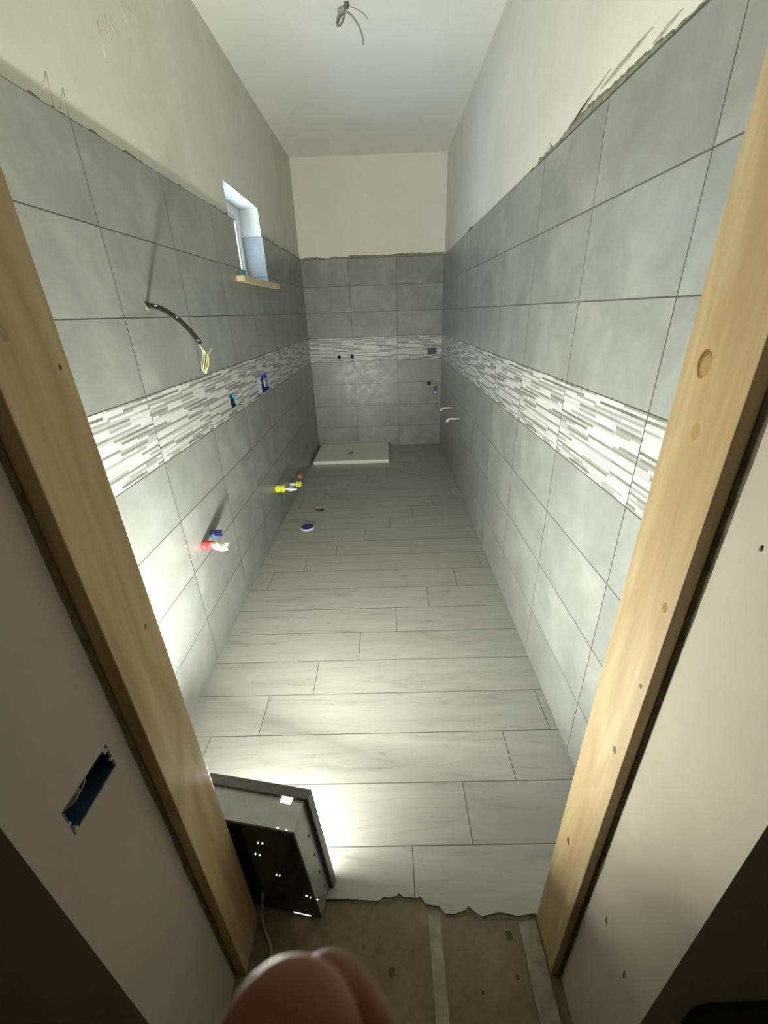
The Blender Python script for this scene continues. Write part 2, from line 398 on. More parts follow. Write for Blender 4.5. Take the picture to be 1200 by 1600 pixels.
# adhesive smeared on the plaster above the tiles
def smear(name, parent, place, s0, s1, hf, step=0.012, th=0.006):
    bm = B(); n = int((s1 - s0) / step); prev = None
    for i in range(n + 1):
        s = s0 + (s1 - s0) * i / n; h = max(0.0008, hf(s)); t = th if h > 0.003 else 0.001
        r = [bm.verts.new(place(s, z, d)) for z, d in ((-0.004, t), (h * 0.7, t), (h, t * 0.3), (h, -0.001), (-0.004, -0.001))]
        if prev:
            for k in range(5): bm.faces.new([prev[k], prev[(k + 1) % 5], r[(k + 1) % 5], r[k]])
        prev = r
    link(name, bm, M_MORT, parent)
rn = [random.random() for _ in range(4000)]
def nz(s, f, o=0):
    q = s * f + 1000 + o; i = int(math.floor(q)); t = q - i; t = t * t * (3 - 2 * t)
    return rn[i % 4000] * (1 - t) + rn[(i + 1) % 4000] * t
def h_left(s):
    h = 0.022 * max(0, nz(s, 14) - 0.42) + 0.03 * max(0, nz(s, 45, 7) - 0.55)
    if -4.1 < s < -3.3: h += 0.012 * max(0, nz(s, 30, 90) - 0.35)
    if s > -1.75: h += 0.018 * nz(s, 40, 55)
    if s < -4.35: h *= 0.3
    return h
smear('adhesive_smear', wl, lambda s, z, d: (-PLI + d, s, TOP + z), -5.3, -2.62, h_left)
smear('adhesive_smear', wl, lambda s, z, d: (-PLI + d, s, TOP + z), -1.765, -0.0, h_left)
def h_right(s):
    e = 0.0
    if -4.75 < s < -3.45:
        c = -4.05; e = 0.012 + 0.036 * max(0, 1 - ((s - c) / 0.45) ** 2) * (0.55 + 0.45 * nz(s, 9, 3)) * (0.8 + 0.2 * nz(s, 70, 9)) + 0.008 * nz(s, 110, 9)
        if s > -3.62: e += 0.022 * nz(s, 30, 2)
    elif -3.45 <= s < -3.30: e = 0.022 * nz(s, 20, 1)
    elif -1.9 < s < -1.4: e = 0.035 * max(0, 1 - abs(s + 1.65) / 0.22)
    else: e = 0.004 * nz(s, 10)
    return e
smear('adhesive_smear', wr, lambda s, z, d: (W + PLI - d, s, TOP + z), -5.3, 0, h_right, 0.008)
smear('adhesive_smear', wb, lambda s, z, d: (s, PLI - d, TOP + z), 0.0, W, lambda s: 0.012 + 0.022 * nz(s, 12) * (0.4 + 0.6 * nz(s, 40)) + (0.012 if s > 0.6 else 0))
# thin trowel streaks above the thick smear on the right
bm = B()
for (y0, z0, y1, z1, wd) in ((-3.72, 0.02, -4.02, 0.075, .006), (-3.78, 0.03, -4.12, 0.085, .008), (-4.05, 0.055, -4.36, 0.075, .009), (-3.52, 0.02, -3.60, 0.06, .005), (-4.38, 0.035, -4.5, 0.045, .008)):
    n = 8; prev = None
    for i in range(n + 1):
        t = i / n; y = y0 + (y1 - y0) * t; z = TOP + z0 + (z1 - z0) * t; q = wd * math.sin(math.pi * min(0.97, max(0.06, t))) * random.uniform(.6, 1.2)
        r = [bm.verts.new((W + PLI - 0.002, y, z - q)), bm.verts.new((W + PLI - 0.002, y, z + q)), bm.verts.new((W + PLI + 0.001, y, z + q)), bm.verts.new((W + PLI + 0.001, y, z - q))]
        if prev:
            for k in range(4): bm.faces.new([prev[k], prev[(k + 1) % 4], r[(k + 1) % 4], r[k]])
        prev = r
link('trowel_streaks', bm, plain('thin_adhesive', (0.38, 0.37, 0.30), 0.9, var=0.3, scale=50), wr)
# red pencil marks on the plaster
M_RED = plain('red_pencil', (0.66, 0.52, 0.45), 0.9)
bm = B()
for l in [[(-4.271, 2.419), (-4.222, 2.487), (-4.233, 2.398)], [(-4.2, 2.406), (-4.151, 2.476), (-4.164, 2.398)], [(-3.808, 2.785), (-3.808, 2.684)],
          [(-3.799, 2.788), (-3.734, 2.761), (-3.736, 2.833), (-3.673, 2.803)], [(-3.573, 2.948), (-3.558, 2.89)], [(-3.573, 2.948), (-3.497, 2.95), (-3.466, 2.988), (-3.454, 2.936)]]:
    for p, q in zip(l, l[1:]): tube(bm, [(-PLI, p[0], p[1]), (-PLI, q[0], q[1])], 0.0017, 5, 0)
link('red_pencil_marks', bm, M_RED, wl)
# nicks in the right reveal
bm = B()
for (y, z, a, l) in ((-5.534, 0.52, 0.4, 0.010), (-5.615, 0.507, 0.2, 0.012), (-5.531, 1.495, 0, 0.005)):
    tube(bm, [(1.485, y - a * l, z - l), (1.4848, y, z), (1.485, y + a * l, z + l)], lambda i, n: 0.0004 + 0.0022 * math.sin(math.pi * i / (n - 1)), 6, 4)
link('plaster_nicks', bm, plain('dark_nick', (0.13, 0.11, 0.08), 0.9), wf)  # thin dark slivers mark the nicks

# ------------------------------------------------------------------ rough timber door lining
door = thing('door_1', 'rough pine door lining with knots at the near end of the tiled room', 'door frame', (1.0, -5.39, 0), kind='structure')
del door['category']
def jamb(x0, x1, y0, y1, m, name='jamb', z0=-0.012, z1=2.15):
    bm = B(); box(bm, (x0, y0, z0), (x1, y1, z1))
    o = link(name, bm, m, None, bevel=0.002); o.parent = door; o.matrix_parent_inverse = door.matrix_world.inverted() if False else Matrix.Translation((-1.0, 5.39, 0)); return o
jl = jamb(0.513, 0.547, -5.456, -5.324, M_WL); jl['label'] = 'darker shaded pine jamb on the left'
jr = jamb(1.458, 1.492, -5.465, -5.334, M_WR); jr['label'] = 'bright lit pine jamb with dark knots on the right'
jamb(0.513, 1.492, -5.456, -5.324, M_WL, 'head_rail', 2.15, 2.18)
bm = B()
for x, s in ((0.5145, 1), (1.4855, -1)):
    prev = None
    for i in range(90):
        z = i * 0.024; w_ = 0.003 + 0.005 * nz(z, 5, 40 * s) + 0.003 * nz(z, 24, 11)
        y = -5.458 if s > 0 else -5.467
        r = [bm.verts.new((x, y + 0.004, z)), bm.verts.new((x + s * 0.006, y, z)), bm.verts.new((x + s * 0.001, y - w_, z))]
        if prev:
            for k in range(3): bm.faces.new([prev[k], prev[(k + 1) % 3], r[(k + 1) % 3], r[k]])
        prev = r
link('foam_gap', bm, plain('gap_filler', (0.12, 0.10, 0.065), 0.95, var=0.4), wf)

# ------------------------------------------------------------------ window
win = thing('window_1', kind='structure')
M_PVC = plain('white_plastic', (0.80, 0.81, 0.82), 0.35, var=0.02)
y0, y1, z0, z1 = -2.60, -1.77, 2.03, 2.59
bm = B(); panel(bm, 0, -0.245, -0.172, (y0, y1), (z0, z1), [(y0 + 0.06, y1 - 0.06, z0 + 0.06, z1 - 0.06)]); link('window_frame', bm, M_PVC, win, bevel=0.003)
bm = B(); panel(bm, 0, -0.235, -0.185, (y0 + 0.055, y1 - 0.055), (z0 + 0.055, z1 - 0.055), [(y0 + 0.10, y1 - 0.10, z0 + 0.10, z1 - 0.10)]); link('window_sash', bm, M_PVC, win, bevel=0.004)
g = NG('window_glass', 0.1); tb = g.t.nodes.new('ShaderNodeBsdfTransparent'); tb.inputs[0].default_value = (0.95, 0.97, 1.0, 1)
mx = g.t.nodes.new('ShaderNodeMixShader'); mx.inputs[0].default_value = 0.08
g.t.links.new(tb.outputs[0], mx.inputs[1]); g.t.links.new(g.b.outputs[0], mx.inputs[2]); g.t.links.new(mx.outputs[0], g.t.nodes['Material Output'].inputs['Surface'])
g.color(g.ramp(g.noise(g.co, 20, 2), [(0, (0.8, 0.85, 0.9)), (1, (0.9, 0.93, 0.95))]))
bm = B(); box(bm, (-0.214, y0 + 0.095, z0 + 0.095), (-0.206, y1 - 0.095, z1 - 0.095)); link('pane', bm, g.m, win)
bm = B(); box(bm, (-0.18, -1.96, 2.095), (-0.171, -1.84, 2.14)); link('blue_tape', bm, plain('blue_tape', (0.10, 0.28, 0.42), 0.6), win)
bm = B(); box(bm, (-0.171, -2.59, 2.028), (0.0, -1.775, 2.041)); box(bm, (0.0, -2.675, 2.004), (0.055, -1.585, 2.041))
sill = tag(link('window_board', bm, M_BOARD, bevel=0.002), 'pale wooden board laid as a sill under the small window', 'board')

# ------------------------------------------------------------------ work light standing in the doorway
lamp = thing('floodlight', 'large black flat LED floodlight seen from behind, standing on the floor beside the left jamb', 'work light', (0.795, -5.228, 0.0))
lamp.rotation_euler = (0, 0, math.radians(-10))
LW, LH = 0.575, 0.50
def lean(bm):
    for v in bm.verts: v.co.x -= 0.034 * max(0, v.co.z) / LH * (1 + v.co.x / LW * 0.4)
M_BEZ = plain('dark_lamp_bezel', (0.10, 0.095, 0.09), 0.35, 0.3)
M_HOUS = plain('grey_metal_housing', (0.34, 0.345, 0.32), 0.32, 0.5, var=0.15, scale=12)
M_BACK = plain('black_glossy_back', (0.012, 0.012, 0.010), 0.18, 0.0, spec=0.5)
bm = B(); panel(bm, 1, -0.03, 0.0, (-LW, 0.0), (0.0, LH), [(-LW + 0.02, -0.02, 0.02, LH - 0.02)]); lean(bm)
link('bezel', bm, M_BEZ, lamp, bevel=0.002)
bm = B(); box(bm, (-LW + 0.012, -0.112, 0.008), (-0.014, -0.028, LH - 0.012)); lean(bm)
ho = link('housing', bm, M_HOUS, lamp, bevel=0.0015)
bm = B(); box(bm, (-LW + 0.014, -0.1145, 0.009), (-0.016, -0.1115, LH - 0.014)); lean(bm); link('back_plate', bm, M_BACK, lamp)
M_LED = emit('lamp_diffuser', (1.0, 0.985, 0.92), 3.0)
bm = B(); panel(bm, 1, -0.02, -0.012, (-LW + 0.019, -0.019), (0.019, LH - 0.019)); lean(bm); link('diffuser', bm, M_LED, lamp)
a_ = math.radians(LAMP_TILT)
area('upper_led_light', (-0.345, 0.075, 0.385), (0.14, math.cos(a_), math.sin(a_)), 0.18, 0.18, LAMP_POWER, LAMP_COLOR, parent=lamp)
area('lower_led_light', (-0.23, 0.004, 0.25), (0, 1, 0), 0.40, 0.44, LAMP_LOW, LAMP_COLOR, parent=lamp)
M_LEAK = emit('led_glow', (1.0, 0.98, 0.88), 9.0)
def on_back(bm, x, z, r):
    lathe(bm, [(0, r), (0.0012, r), (0.0014, 0)], (x, -0.1147, z), (0, -1, 0), 10)
HOLES = [(-0.0914, 0.5003, 0.0035), (-0.0673, 0.4986, 0.0045), (-0.1677, 0.4016, 0.003), (-0.1535, 0.403, 0.0028), (-0.1873, 0.3368, 0.003), (-0.1745, 0.3342, 0.003), (-0.1359, 0.2355, 0.0028), (-0.1255, 0.2357, 0.0022), (-0.0504, 0.1411, 0.0038), (-0.0154, 0.1355, 0.003), (-0.0381, 0.1382, 0.0015)]
for x, z, r in HOLES:
    bm = B(); on_back(bm, x, z, r * 0.6); link('vent_hole', bm, M_LEAK, lamp)
bm = B(); box(bm, (-0.085, -0.043, LH - 0.0122), (-0.052, -0.028, LH - 0.0108)); lean(bm); link('leak_glow', bm, M_LEAK, lamp)
bm = B(); box(bm, (-0.11, -0.1150, 0.0095), (-0.05, -0.1146, 0.012)); link('leak_glow', bm, emit('added_glow', (1.0, 0.98, 0.9), 5.0), lamp)  # added glowing strip, stands for the bright smear of light on the floor
for z in (0.07, 0.16, 0.26, 0.36):
    bm = B(); lathe(bm, [(0, 0.005), (0.002, 0.005), (0.003, 0.003)], (-0.0142 - 0.034 * z / LH, -0.055, z), (1, 0, 0), 10); link('screw', bm, M_BEZ, lamp)
bm = B(); R10 = Matrix.Rotation(math.radians(10), 4, 'Z')
def inv(p): return tuple(R10 @ (Vector(p) - Vector((0.795, -5.228, 0))))
tube(bm, [inv(p) for p in ((0.575, -5.285, 0.10), (0.572, -5.31, 0.09), (0.570, -5.345, 0.006), (0.590, -5.375, -0.006), (0.609, -5.405, -0.008), (0.613, -5.45, -0.008), (0.600, -5.52, -0.008), (0.615, -5.60, -0.008), (0.66, -5.75, -0.008), (0.62, -6.2, -0.008))], 0.0045, 8, 8)
pc = link('power_cable', bm, plain('grey_cable', (0.35, 0.33, 0.28), 0.5), lamp); pc['label'] = 'grey power cable trailing over the screed'

# ------------------------------------------------------------------ shower tray
tray = thing('shower_tray', 'low rectangular cream shower tray lying in the far left corner', 'shower tray', (0.52, -0.41, 0))
g = NG('cream_resin', 0.45); n = g.noise(g.co, 60, 3); g.color(g.ramp(n, [(0.3, (0.80, 0.79, 0.71)), (0.7, (0.85, 0.84, 0.77))])); g.bump(g.noise(g.co, 120, 3), 0.3, 0.001)
bm = B(); x0, x1, yy0, yy1, h = -0.485, 0.503, -0.395, 0.405, 0.045
cx_, cy_ = -0.02, -0.03
vs = [bm.verts.new(p) for p in ((x0, yy0, 0.001), (x1, yy0, 0.001), (x1, yy1, 0.001), (x0, yy1, 0.001), (x0, yy0, h), (x1, yy0, h), (x1, yy1, h), (x0, yy1, h),
      (x0 + .02, yy0 + .02, h), (x1 - .02, yy0 + .02, h), (x1 - .02, yy1 - .02, h), (x0 + .02, yy1 - .02, h),
      (cx_ - .07, cy_ - .07, h - .012), (cx_ + .07, cy_ - .07, h - .012), (cx_ + .07, cy_ + .07, h - .012), (cx_ - .07, cy_ + .07, h - .012))]
for q in ((0, 3, 2, 1), (0, 1, 5, 4), (1, 2, 6, 5), (2, 3, 7, 6), (3, 0, 4, 7), (4, 5, 9, 8), (5, 6, 10, 9), (6, 7, 11, 10), (7, 4, 8, 11), (8, 9, 13, 12), (9, 10, 14, 13), (10, 11, 15, 14), (11, 8, 12, 15), (12, 13, 14, 15)):
    bm.faces.new([vs[i] for i in q])
link('basin', bm, g.m, tray, bevel=0.003)
bm = B(); lathe(bm, [(0, 0.045), (0.006, 0.045), (0.008, 0.038), (0.004, 0.02), (0.004, 0)], (cx_, cy_, h - .013), (0, 0, 1))
link('drain_cover', bm, plain('dark_drain', (0.30, 0.30, 0.26), 0.4, 0.2), tray)

# ------------------------------------------------------------------ floor drains
bm = B(); r = HR * 0.99
lathe(bm, [(-0.09, 0.0), (-0.09, r - 0.004), (-0.004, r - 0.004), (-0.004, r), (-0.095, r), (-0.095, 0)], (HC[0], HC[1], 0), (0, 0, 1), 28)
tag(link('drain_pipe', bm, plain('brown_pipe', (0.22, 0.12, 0.075), 0.5), smooth=False), 'open brown drain pipe sunk in the floor beyond the blue cap', 'drain')
cap = thing('floor_pipe_cover', 'flat round dark blue cap with white rim on the floor', 'pipe cover', (0.252, -2.585, 0.0))
bm = B(); lathe(bm, [(0.0, 0.060), (0.012, 0.060), (0.014, 0.057), (0.0125, 0.0)], (0, 0, 0), (0, 0, 1), 32); link('rim', bm, plain('white_rim', (0.75, 0.76, 0.80), 0.4), cap)
bm = B(); lathe(bm, [(0.0125, 0.055), (0.0155, 0.055), (0.0165, 0.052), (0.0165, 0.0)], (0, 0, 0), (0, 0, 1), 32); link('disc', bm, plain('dark_blue_plastic', (0.035, 0.035, 0.20), 0.35), cap)

# ------------------------------------------------------------------ capped pipe stubs on the left wall
M_BLUE = plain('blue_plug', (0.07, 0.10, 0.34), 0.25); M_REDP = plain('red_plug', (0.72, 0.06, 0.07), 0.3)
M_YEL = plain('yellow_plug', (0.74, 0.78, 0.06), 0.35); M_CHR = plain('pipe_metal', (0.55, 0.55, 0.52), 0.25, 0.9)
M_HEMP = plain('sealing_tape', (0.82, 0.76, 0.60), 0.8, var=0.15, scale=80); M_WHT = plain('white_thread', (0.75, 0.75, 0.75), 0.5)
def ribbed(bm, L, r, origin, axis, seg=28):
    pr = [(0, r * .95), (L * .04, r)]
    lathe(bm, pr + [(L * .30, r), (L * .32, r * .94), (L * .62, r * .94), (L * .65, r * .99), (L * .92, r * .98), (L, r * .85), (L, r * .55), (L * .8, r * .5), (L * .8, 0)], origin, axis, seg)
t = thing('pipe_plug', 'short blue plug on a pipe stub, above the red plug on the left wall', 'pipe plug', (0, -3.905, 0.673), 'capped water pipes on the left wall')
bm = B(); ribbed(bm, 0.058, 0.022, (0.0, 0, 0), (1, 0, 0)); link('cap', bm, M_BLUE, t)
bm = B(); lathe(bm, [(-0.03, .012), (0.006, 0.026), (0.007, 0.012)], (0, 0, 0), (1, 0, 0)); link('collar', bm, M_BEZ, t)
t = thing('pipe_plug', 'red plug with a thick wad of cream sealing tape on the left wall', 'pipe plug', (0, -4.03, 0.668), 'capped water pipes on the left wall')
bm = B(); ribbed(bm, 0.05, 0.026, (0, 0, 0), (1, 0, 0)); link('cap', bm, M_REDP, t)
bm = B()
for k in range(26):
    a = random.uniform(0, 2 * math.pi); rr_ = random.uniform(0.004, 0.020)
    p = [(0.045 + 0.02 * random.random(), rr_ * .5 * math.cos(a), rr_ * .5 * math.sin(a))]
    for j in range(1, 4): p.append((0.05 + 0.026 * j + random.uniform(-.006, .006), rr_ * math.cos(a + .6 * j) * (1.35 if j < 3 else .9), rr_ * math.sin(a + .6 * j) * (1.35 if j < 3 else .9) - 0.002 * j))
    tube(bm, p, 0.0055, 6, 4)
link('sealing_wad', bm, M_HEMP, t)
t = thing('pipe_plug', 'large yellow plug with a white tip low on the left wall', 'pipe plug', (0, -2.53, 0.378), 'capped water pipes on the left wall')
bm = B(); ribbed(bm, 0.085, 0.034, (0, 0, 0), (1, 0, 0)); link('cap', bm, M_YEL, t)
bm = B(); lathe(bm, [(0.06, .010), (0.10, .012), (0.13, .020), (0.15, .016), (0.19, .006), (0.19, 0)], (0, 0, 0), (1, -0.0, -0.05)); link('tip', bm, M_WHT, t)
t = thing('pipe_plug', 'small yellow plug behind the large yellow one, low on the left wall', 'pipe plug', (0, -2.02, 0.215), 'capped water pipes on the left wall')
bm = B(); lathe(bm, [(0, .016), (0.03, .018), (0.06, .012), (0.075, .006), (0.075, 0)], (0, 0, 0), (1, 0, 0)); link('neck', bm, M_WHT, t)
bm = B(); ribbed(bm, 0.055, 0.030, (0.065, 0, 0), (1, 0, 0)); link('cap', bm, M_YEL, t)
t = thing('waste_pipe', 'brown waste pipe stub with dark rim low on the left wall near the shower tray', 'pipe', (0, -1.60, 0.15))
bm = B(); lathe(bm, [(-0.02, .036), (0.05, .036), (0.05, .030), (0.0, .030), (0.0, 0)], (0, 0, 0), (1, 0, 0)); link('pipe', bm, plain('copper_brown', (0.38, 0.20, 0.13), 0.4), t)
bm = B(); lathe(bm, [(-0.01, .044), (0.004, .044), (0.005, .036)], (0, 0, 0.0), (1, 0, 0)); link('collar', bm, M_BEZ, t)

# ------------------------------------------------------------------ conduit with wires on the left wall
t = thing('conduit', 'black corrugated conduit curving out of the left wall with loose wires', 'conduit', (0, -3.985, 1.834))
M_COND = plain('black_conduit', (0.02, 0.02, 0.018), 0.3)
P = [(-0.02, 0, 0.005), (0.02, 0, 0.0), (0.06, -0.002, -0.012), (0.105, -0.006, -0.040), (0.145, -0.006, -0.078), (0.178, -0.002, -0.125), (0.195, 0.002, -0.158)]
P = smooth_path(P, 14)
bm = B(); tube(bm, P, lambda i, n: 0.0115 if i % 2 else 0.0095, 12, 0); link('corrugated_tube', bm, M_COND, t)
for i in (20, 22, 47, 78):
    bm = B(); lathe(bm, [(0, .003), (0.0125, .003), (0.013, 0)], P[min(i, len(P) - 1)], (0.3, -0.8, 0.45), 8); link('paint_speck', bm, M_WHT, t)
e = Vector((0.195, 0.002, -0.158))
def wire(col, pts, r=0.0016, n='wire'):
    bm = B(); tube(bm, [tuple(e + Vector(p)) for p in pts], r, 6, 8); return link(n, bm, plain(n + '_' + col[0], col[1], 0.4), t)
Yw = ('yellow', (0.72, 0.75, 0.15)); Bw = ('blue', (0.10, 0.10, 0.32)); Gw = ('grey', (0.5, 0.5, 0.5))
wire(Yw, [(-.02, 0, .02), (0.003, 0, -.02), (0.014, .01, -.05), (0.004, .012, -.085), (-.006, .004, -.11), (0.002, -.012, -.122), (0.010, -.014, -.09), (0.018, -.002, -.06), (0.022, .006, -.04)])['label'] = 'yellow and green wire loop'
wire(Yw, [(-.02, 0, .02), (0.004, 0, -.025), (0.008, -.01, -.06), (-.004, -.012, -.10), (-.002, .002, -.118), (0.012, .01, -.09), (0.02, .01, -.05)])
wire(Bw, [(-.02, 0, .02), (0.002, .002, -.03), (0.006, .006, -.07), (0.0, 0, -.10)], 0.004)['label'] = 'thick dark blue wire'
wire(Gw, [(-.02, 0, .02), (0.004, -.002, -.03), (-.008, -.01, -.08), (-.012, -.006, -.11), (0.0, -.004, -.125), (0.006, .0, -.10)])
wire(Gw, [(-.02, 0, .02), (0.008, 0, -.04), (0.02, .012, -.045), (0.036, .02, -.022)], 0.0012)
bm = B(); lathe(bm, [(0.0002, .013), (0.0008, .02), (0.0006, .0)], (0, 0, 0), (1, 0, 0)); link('hole_rim', bm, M_MORT, t)

# ------------------------------------------------------------------ recessed back boxes
M_BOX = plain('blue_box_plastic', (0.05, 0.13, 0.28), 0.5, var=0.2); M_CY = plain('cyan_box_plastic', (0.02, 0.16, 0.26), 0.4)
M_DK = plain('matte_black', (0.012, 0.014, 0.018), 0.8); M_PW = plain('pale_box_side', (0.62, 0.65, 0.80), 0.5); M_PURP = plain('violet_blue_plastic', (0.10, 0.11, 0.33), 0.45)  # plain black shared by pipe caps, mounting plate and box parts
def shell(bm, ax, face, depth, ur, vr, t=0.003, mi=0):
    """open box sunk behind `face` along ax; depth signed"""
    def P(c, u, v): return (c, u, v) if ax == 0 else (u, c, v)
    def bx(c0, c1, a, b, c, d):
        p, q = P(c0, a, c), P(c1, b, d); box(bm, tuple(min(i, j) for i, j in zip(p, q)), tuple(max(i, j) for i, j in zip(p, q)), mi)
    u0, u1, v0, v1 = ur[0], ur[1], vr[0], vr[1]
    bx(face, face + depth, u0, u0 + t, v0, v1); bx(face, face + depth, u1 - t, u1, v0, v1)
    bx(face, face + depth, u0, u1, v0, v0 + t); bx(face, face + depth, u0, u1, v1 - t, v1)
    bx(face + depth, face + depth * 1.02 + (0.003 if depth > 0 else -0.003), u0, u1, v0, v1)
t = thing('back_box', 'small dark blue open electrical box sunk in the mosaic band of the left wall', 'electrical box', (0, 0, 0), 'electrical back boxes in the walls')
bm = B(); shell(bm, 0, -0.001, -0.045, (-3.224, -3.126), (1.236, 1.324)); link('box_shell', bm, M_CY, t)
bm = B(); box(bm, (-0.030, -3.221, 1.239), (-0.010, -3.129, 1.275)); link('inner_plate', bm, M_DK, t)
t = thing('back_box', 'wide violet blue open electrical box with a pale left side in the left wall mosaic', 'electrical box', (0, 0, 0), 'electrical back boxes in the walls')
bm = B(); shell(bm, 0, -0.001, -0.05, (-2.584, -2.236), (1.206, 1.344)); link('box_shell', bm, M_PURP, t)
bm = B(); prev = None
for i in range(12):
    z = 1.209 + i * 0.0121; yv = -2.45 + random.uniform(-.015, .015)
    r_ = [bm.verts.new((-0.006, -2.58, z)), bm.verts.new((-0.006, yv, z)), bm.verts.new((-0.045, yv, z)), bm.verts.new((-0.045, -2.58, z))]
    if prev:
        for k in range(4): bm.faces.new([prev[k], prev[(k + 1) % 4], r_[(k + 1) % 4], r_[k]])
    else: bm.faces.new(r_)
    prev = r_
bm.faces.new(prev); link('pale_strip', bm, M_PW, t)  # pale ragged strip along the left side of the box
bm = B(); lathe(bm, [(0, .038), (0.006, .038), (0.007, .0)], (-0.018, -2.31, 1.27), (1, 0, 0)); link('knockout', bm, plain('grey_disc', (0.42, 0.43, 0.38), 0.6), t)
t = thing('back_box', 'flat dark blue electrical box in the mosaic band of the far wall', 'electrical box', (0, 0, 0), 'electrical back boxes in the walls')
bm = B(); shell(bm, 1, 0.001, 0.04, (1.587, 1.705), (1.25, 1.32)); link('box_shell', bm, M_DK, t)
bm = B(); box(bm, (1.592, 0.018, 1.255), (1.700, 0.022, 1.315)); link('inner_plate', bm, plain('slate_blue', (0.06, 0.08, 0.13), 0.5), t)
t = thing('back_box', 'dark blue electrical box with loose wires in the plaster left of the doorway', 'electrical box', (0, 0, 0), 'electrical back boxes in the walls')
bm = B(); shell(bm, 0, 0.5145, -0.045, (-5.6155, -5.5055), (1.0585, 1.1155)); link('box_shell', bm, plain('dark_blue_box', (0.018, 0.042, 0.085), 0.4, var=0.4), t)
bm = B()
for k, (a, b_) in enumerate((((-5.61, 1.070), (-5.53, 1.095)), ((-5.605, 1.078), (-5.545, 1.10)), ((-5.60, 1.066), (-5.52, 1.085)), ((-5.585, 1.075), (-5.55, 1.107)))):
    ym, zm = (a[0] + b_[0]) / 2, (a[1] + b_[1]) / 2 + 0.008 * (-1) ** k
    tube(bm, [(0.475, a[0], a[1]), (0.498, ym, zm), (0.478, b_[0], b_[1])], 0.0013, 6, 6)
link('wires', bm, plain('dull_wire', (0.30, 0.29, 0.22), 0.5), t)['kind'] = 'stuff'
for (y, z, r_) in ((-5.61, 1.062, .006), (-5.615, 1.085, .005), (-5.512, 1.106, .006), (-5.507, 1.08, .004), (-5.60, 1.056, .005), (-5.515, 1.116, .005)):
    bm = B(); vs = [bm.verts.new((0.5155, y + r_ * math.cos(a) * random.uniform(.6, 1.2), z + r_ * math.sin(a) * random.uniform(.6, 1.2))) for a in [k * math.pi / 4 for k in range(8)]]
    vs2 = [bm.verts.new(v.co + Vector((-0.006, 0, 0))) for v in vs]
    bm.faces.new(vs); bm.faces.new(vs2)
    for k in range(8): bm.faces.new([vs[k], vs[(k + 1) % 8], vs2[(k + 1) % 8], vs2[k]])
    link('plaster_crumb', bm, M_PX, t)
t = thing('switch_mount', 'rough black plate on the dark corridor wall, right of the doorway', 'electrical plate', (1.66, -5.68, 0.55))
bm = B(); n = 40; ring = []
for k in range(n):
    a = 2 * math.pi * k / n; c_, s_ = math.cos(a), math.sin(a)
    q = (abs(c_) ** 6 + abs(s_) ** 6) ** (-1 / 6.0); ring.append((0.098 * c_ * q * random.uniform(.98, 1.02), 0.058 * s_ * q * random.uniform(.97, 1.03) + 0.0 + 0.12 * 0.098 * c_ * q * 0.6))
f0 = [bm.verts.new((x, 0.002, z)) for x, z in ring]; f1 = [bm.verts.new((x * .97, -0.012, z * .96)) for x, z in ring]
bm.faces.new(f0); bm.faces.new(f1)
for k in range(n): bm.faces.new([f0[k], f0[(k + 1) % n], f1[(k + 1) % n], f1[k]])
link('plate', bm, M_DK, t)
bm = B(); lathe(bm, [(0, .012), (0.004, .012), (0.005, .006)], (0.05, -0.011, -0.025), (0, -1, 0), 16); link('screw_head', bm, plain('beige_screw', (0.3, 0.26, 0.17), 0.5), t)

# ------------------------------------------------------------------ fittings on the back wall
for x, lab in ((0.39, 'left of the two black shower pipe stubs in the far wall mosaic'), (0.566, 'right of the two black shower pipe stubs in the far wall mosaic')):
    t = thing('pipe_stub', lab, 'pipe stub', (x, 0, 1.249), 'black pipe stubs on the far wall')
    bm = B(); ribbed(bm, 0.05, 0.020, (0, 0, 0), (0, -1, 0), 18); link('cap', bm, M_DK, t)
    bm = B(); lathe(bm, [(-0.01, .026), (0.003, .026), (0.004, .02)], (0, 0, 0), (0, -1, 0), 18); link('collar', bm, M_MORT, t)
t = thing('pipe_stub', 'black pipe stub at a tile joint above the blue plug on the far wall', 'pipe stub', (1.612, 0, 0.868), 'black pipe stubs on the far wall')
bm = B(); ribbed(bm, 0.05, 0.020, (0, 0, 0), (0, -1, 0), 18); link('cap', bm, M_DK, t)
bm = B(); lathe(bm, [(-0.01, .028), (0.003, .028), (0.004, .02)], (0, 0, 0), (0, -1, 0), 18); link('collar', bm, M_MORT, t)
t = thing('wall_valve', 'small blue tag over a white round knob on the far wall, right end', 'valve', (1.702, 0, 0.77))
bm = B(); box(bm, (-0.026, -0.014, 0.0), (0.026, 0.0, 0.052)); link('tag', bm, plain('blue_tag', (0.05, 0.06, 0.30), 0.4), t, bevel=0.003)
bm = B(); lathe(bm, [(-0.01, .028), (0.006, .028), (0.007, .02)], (0, 0, -0.028), (0, -1, 0), 18); link('collar', bm, M_BEZ, t)
bm = B(); lathe(bm, [(0.004, .018), (0.03, .018), (0.036, .012), (0.036, 0)], (0, 0, -0.025), (0, -1, 0), 18); link('knob', bm, plain('cream_knob', (0.80, 0.80, 0.66), 0.35), t)
for y, lab in ((-1.075, 'cream wall bolt on the right wall, nearer the far corner'), (-1.626, 'cream wall bolt on the right wall, nearer the doorway')):
    t = thing('wall_bolt', lab, 'bolt', (W, y, 0.745), 'cream bolts on the right wall')
    bm = B(); lathe(bm, [(-0.01, .008), (0.118, .008), (0.12, .005), (0.12, 0)], (0, 0, 0), (-1, 0, 0), 14); link('rod', bm, plain('cream_plastic', (0.85, 0.83, 0.68), 0.4), t)
    bm = B(); lathe(bm, [(0.112, .011), (0.135, .015), (0.142, .010), (0.142, 0)], (0, 0, -0.004), (-1, 0, -0.12), 14); link('tip', bm, plain('cream_plastic_tip', (0.82, 0.80, 0.64), 0.4), t)

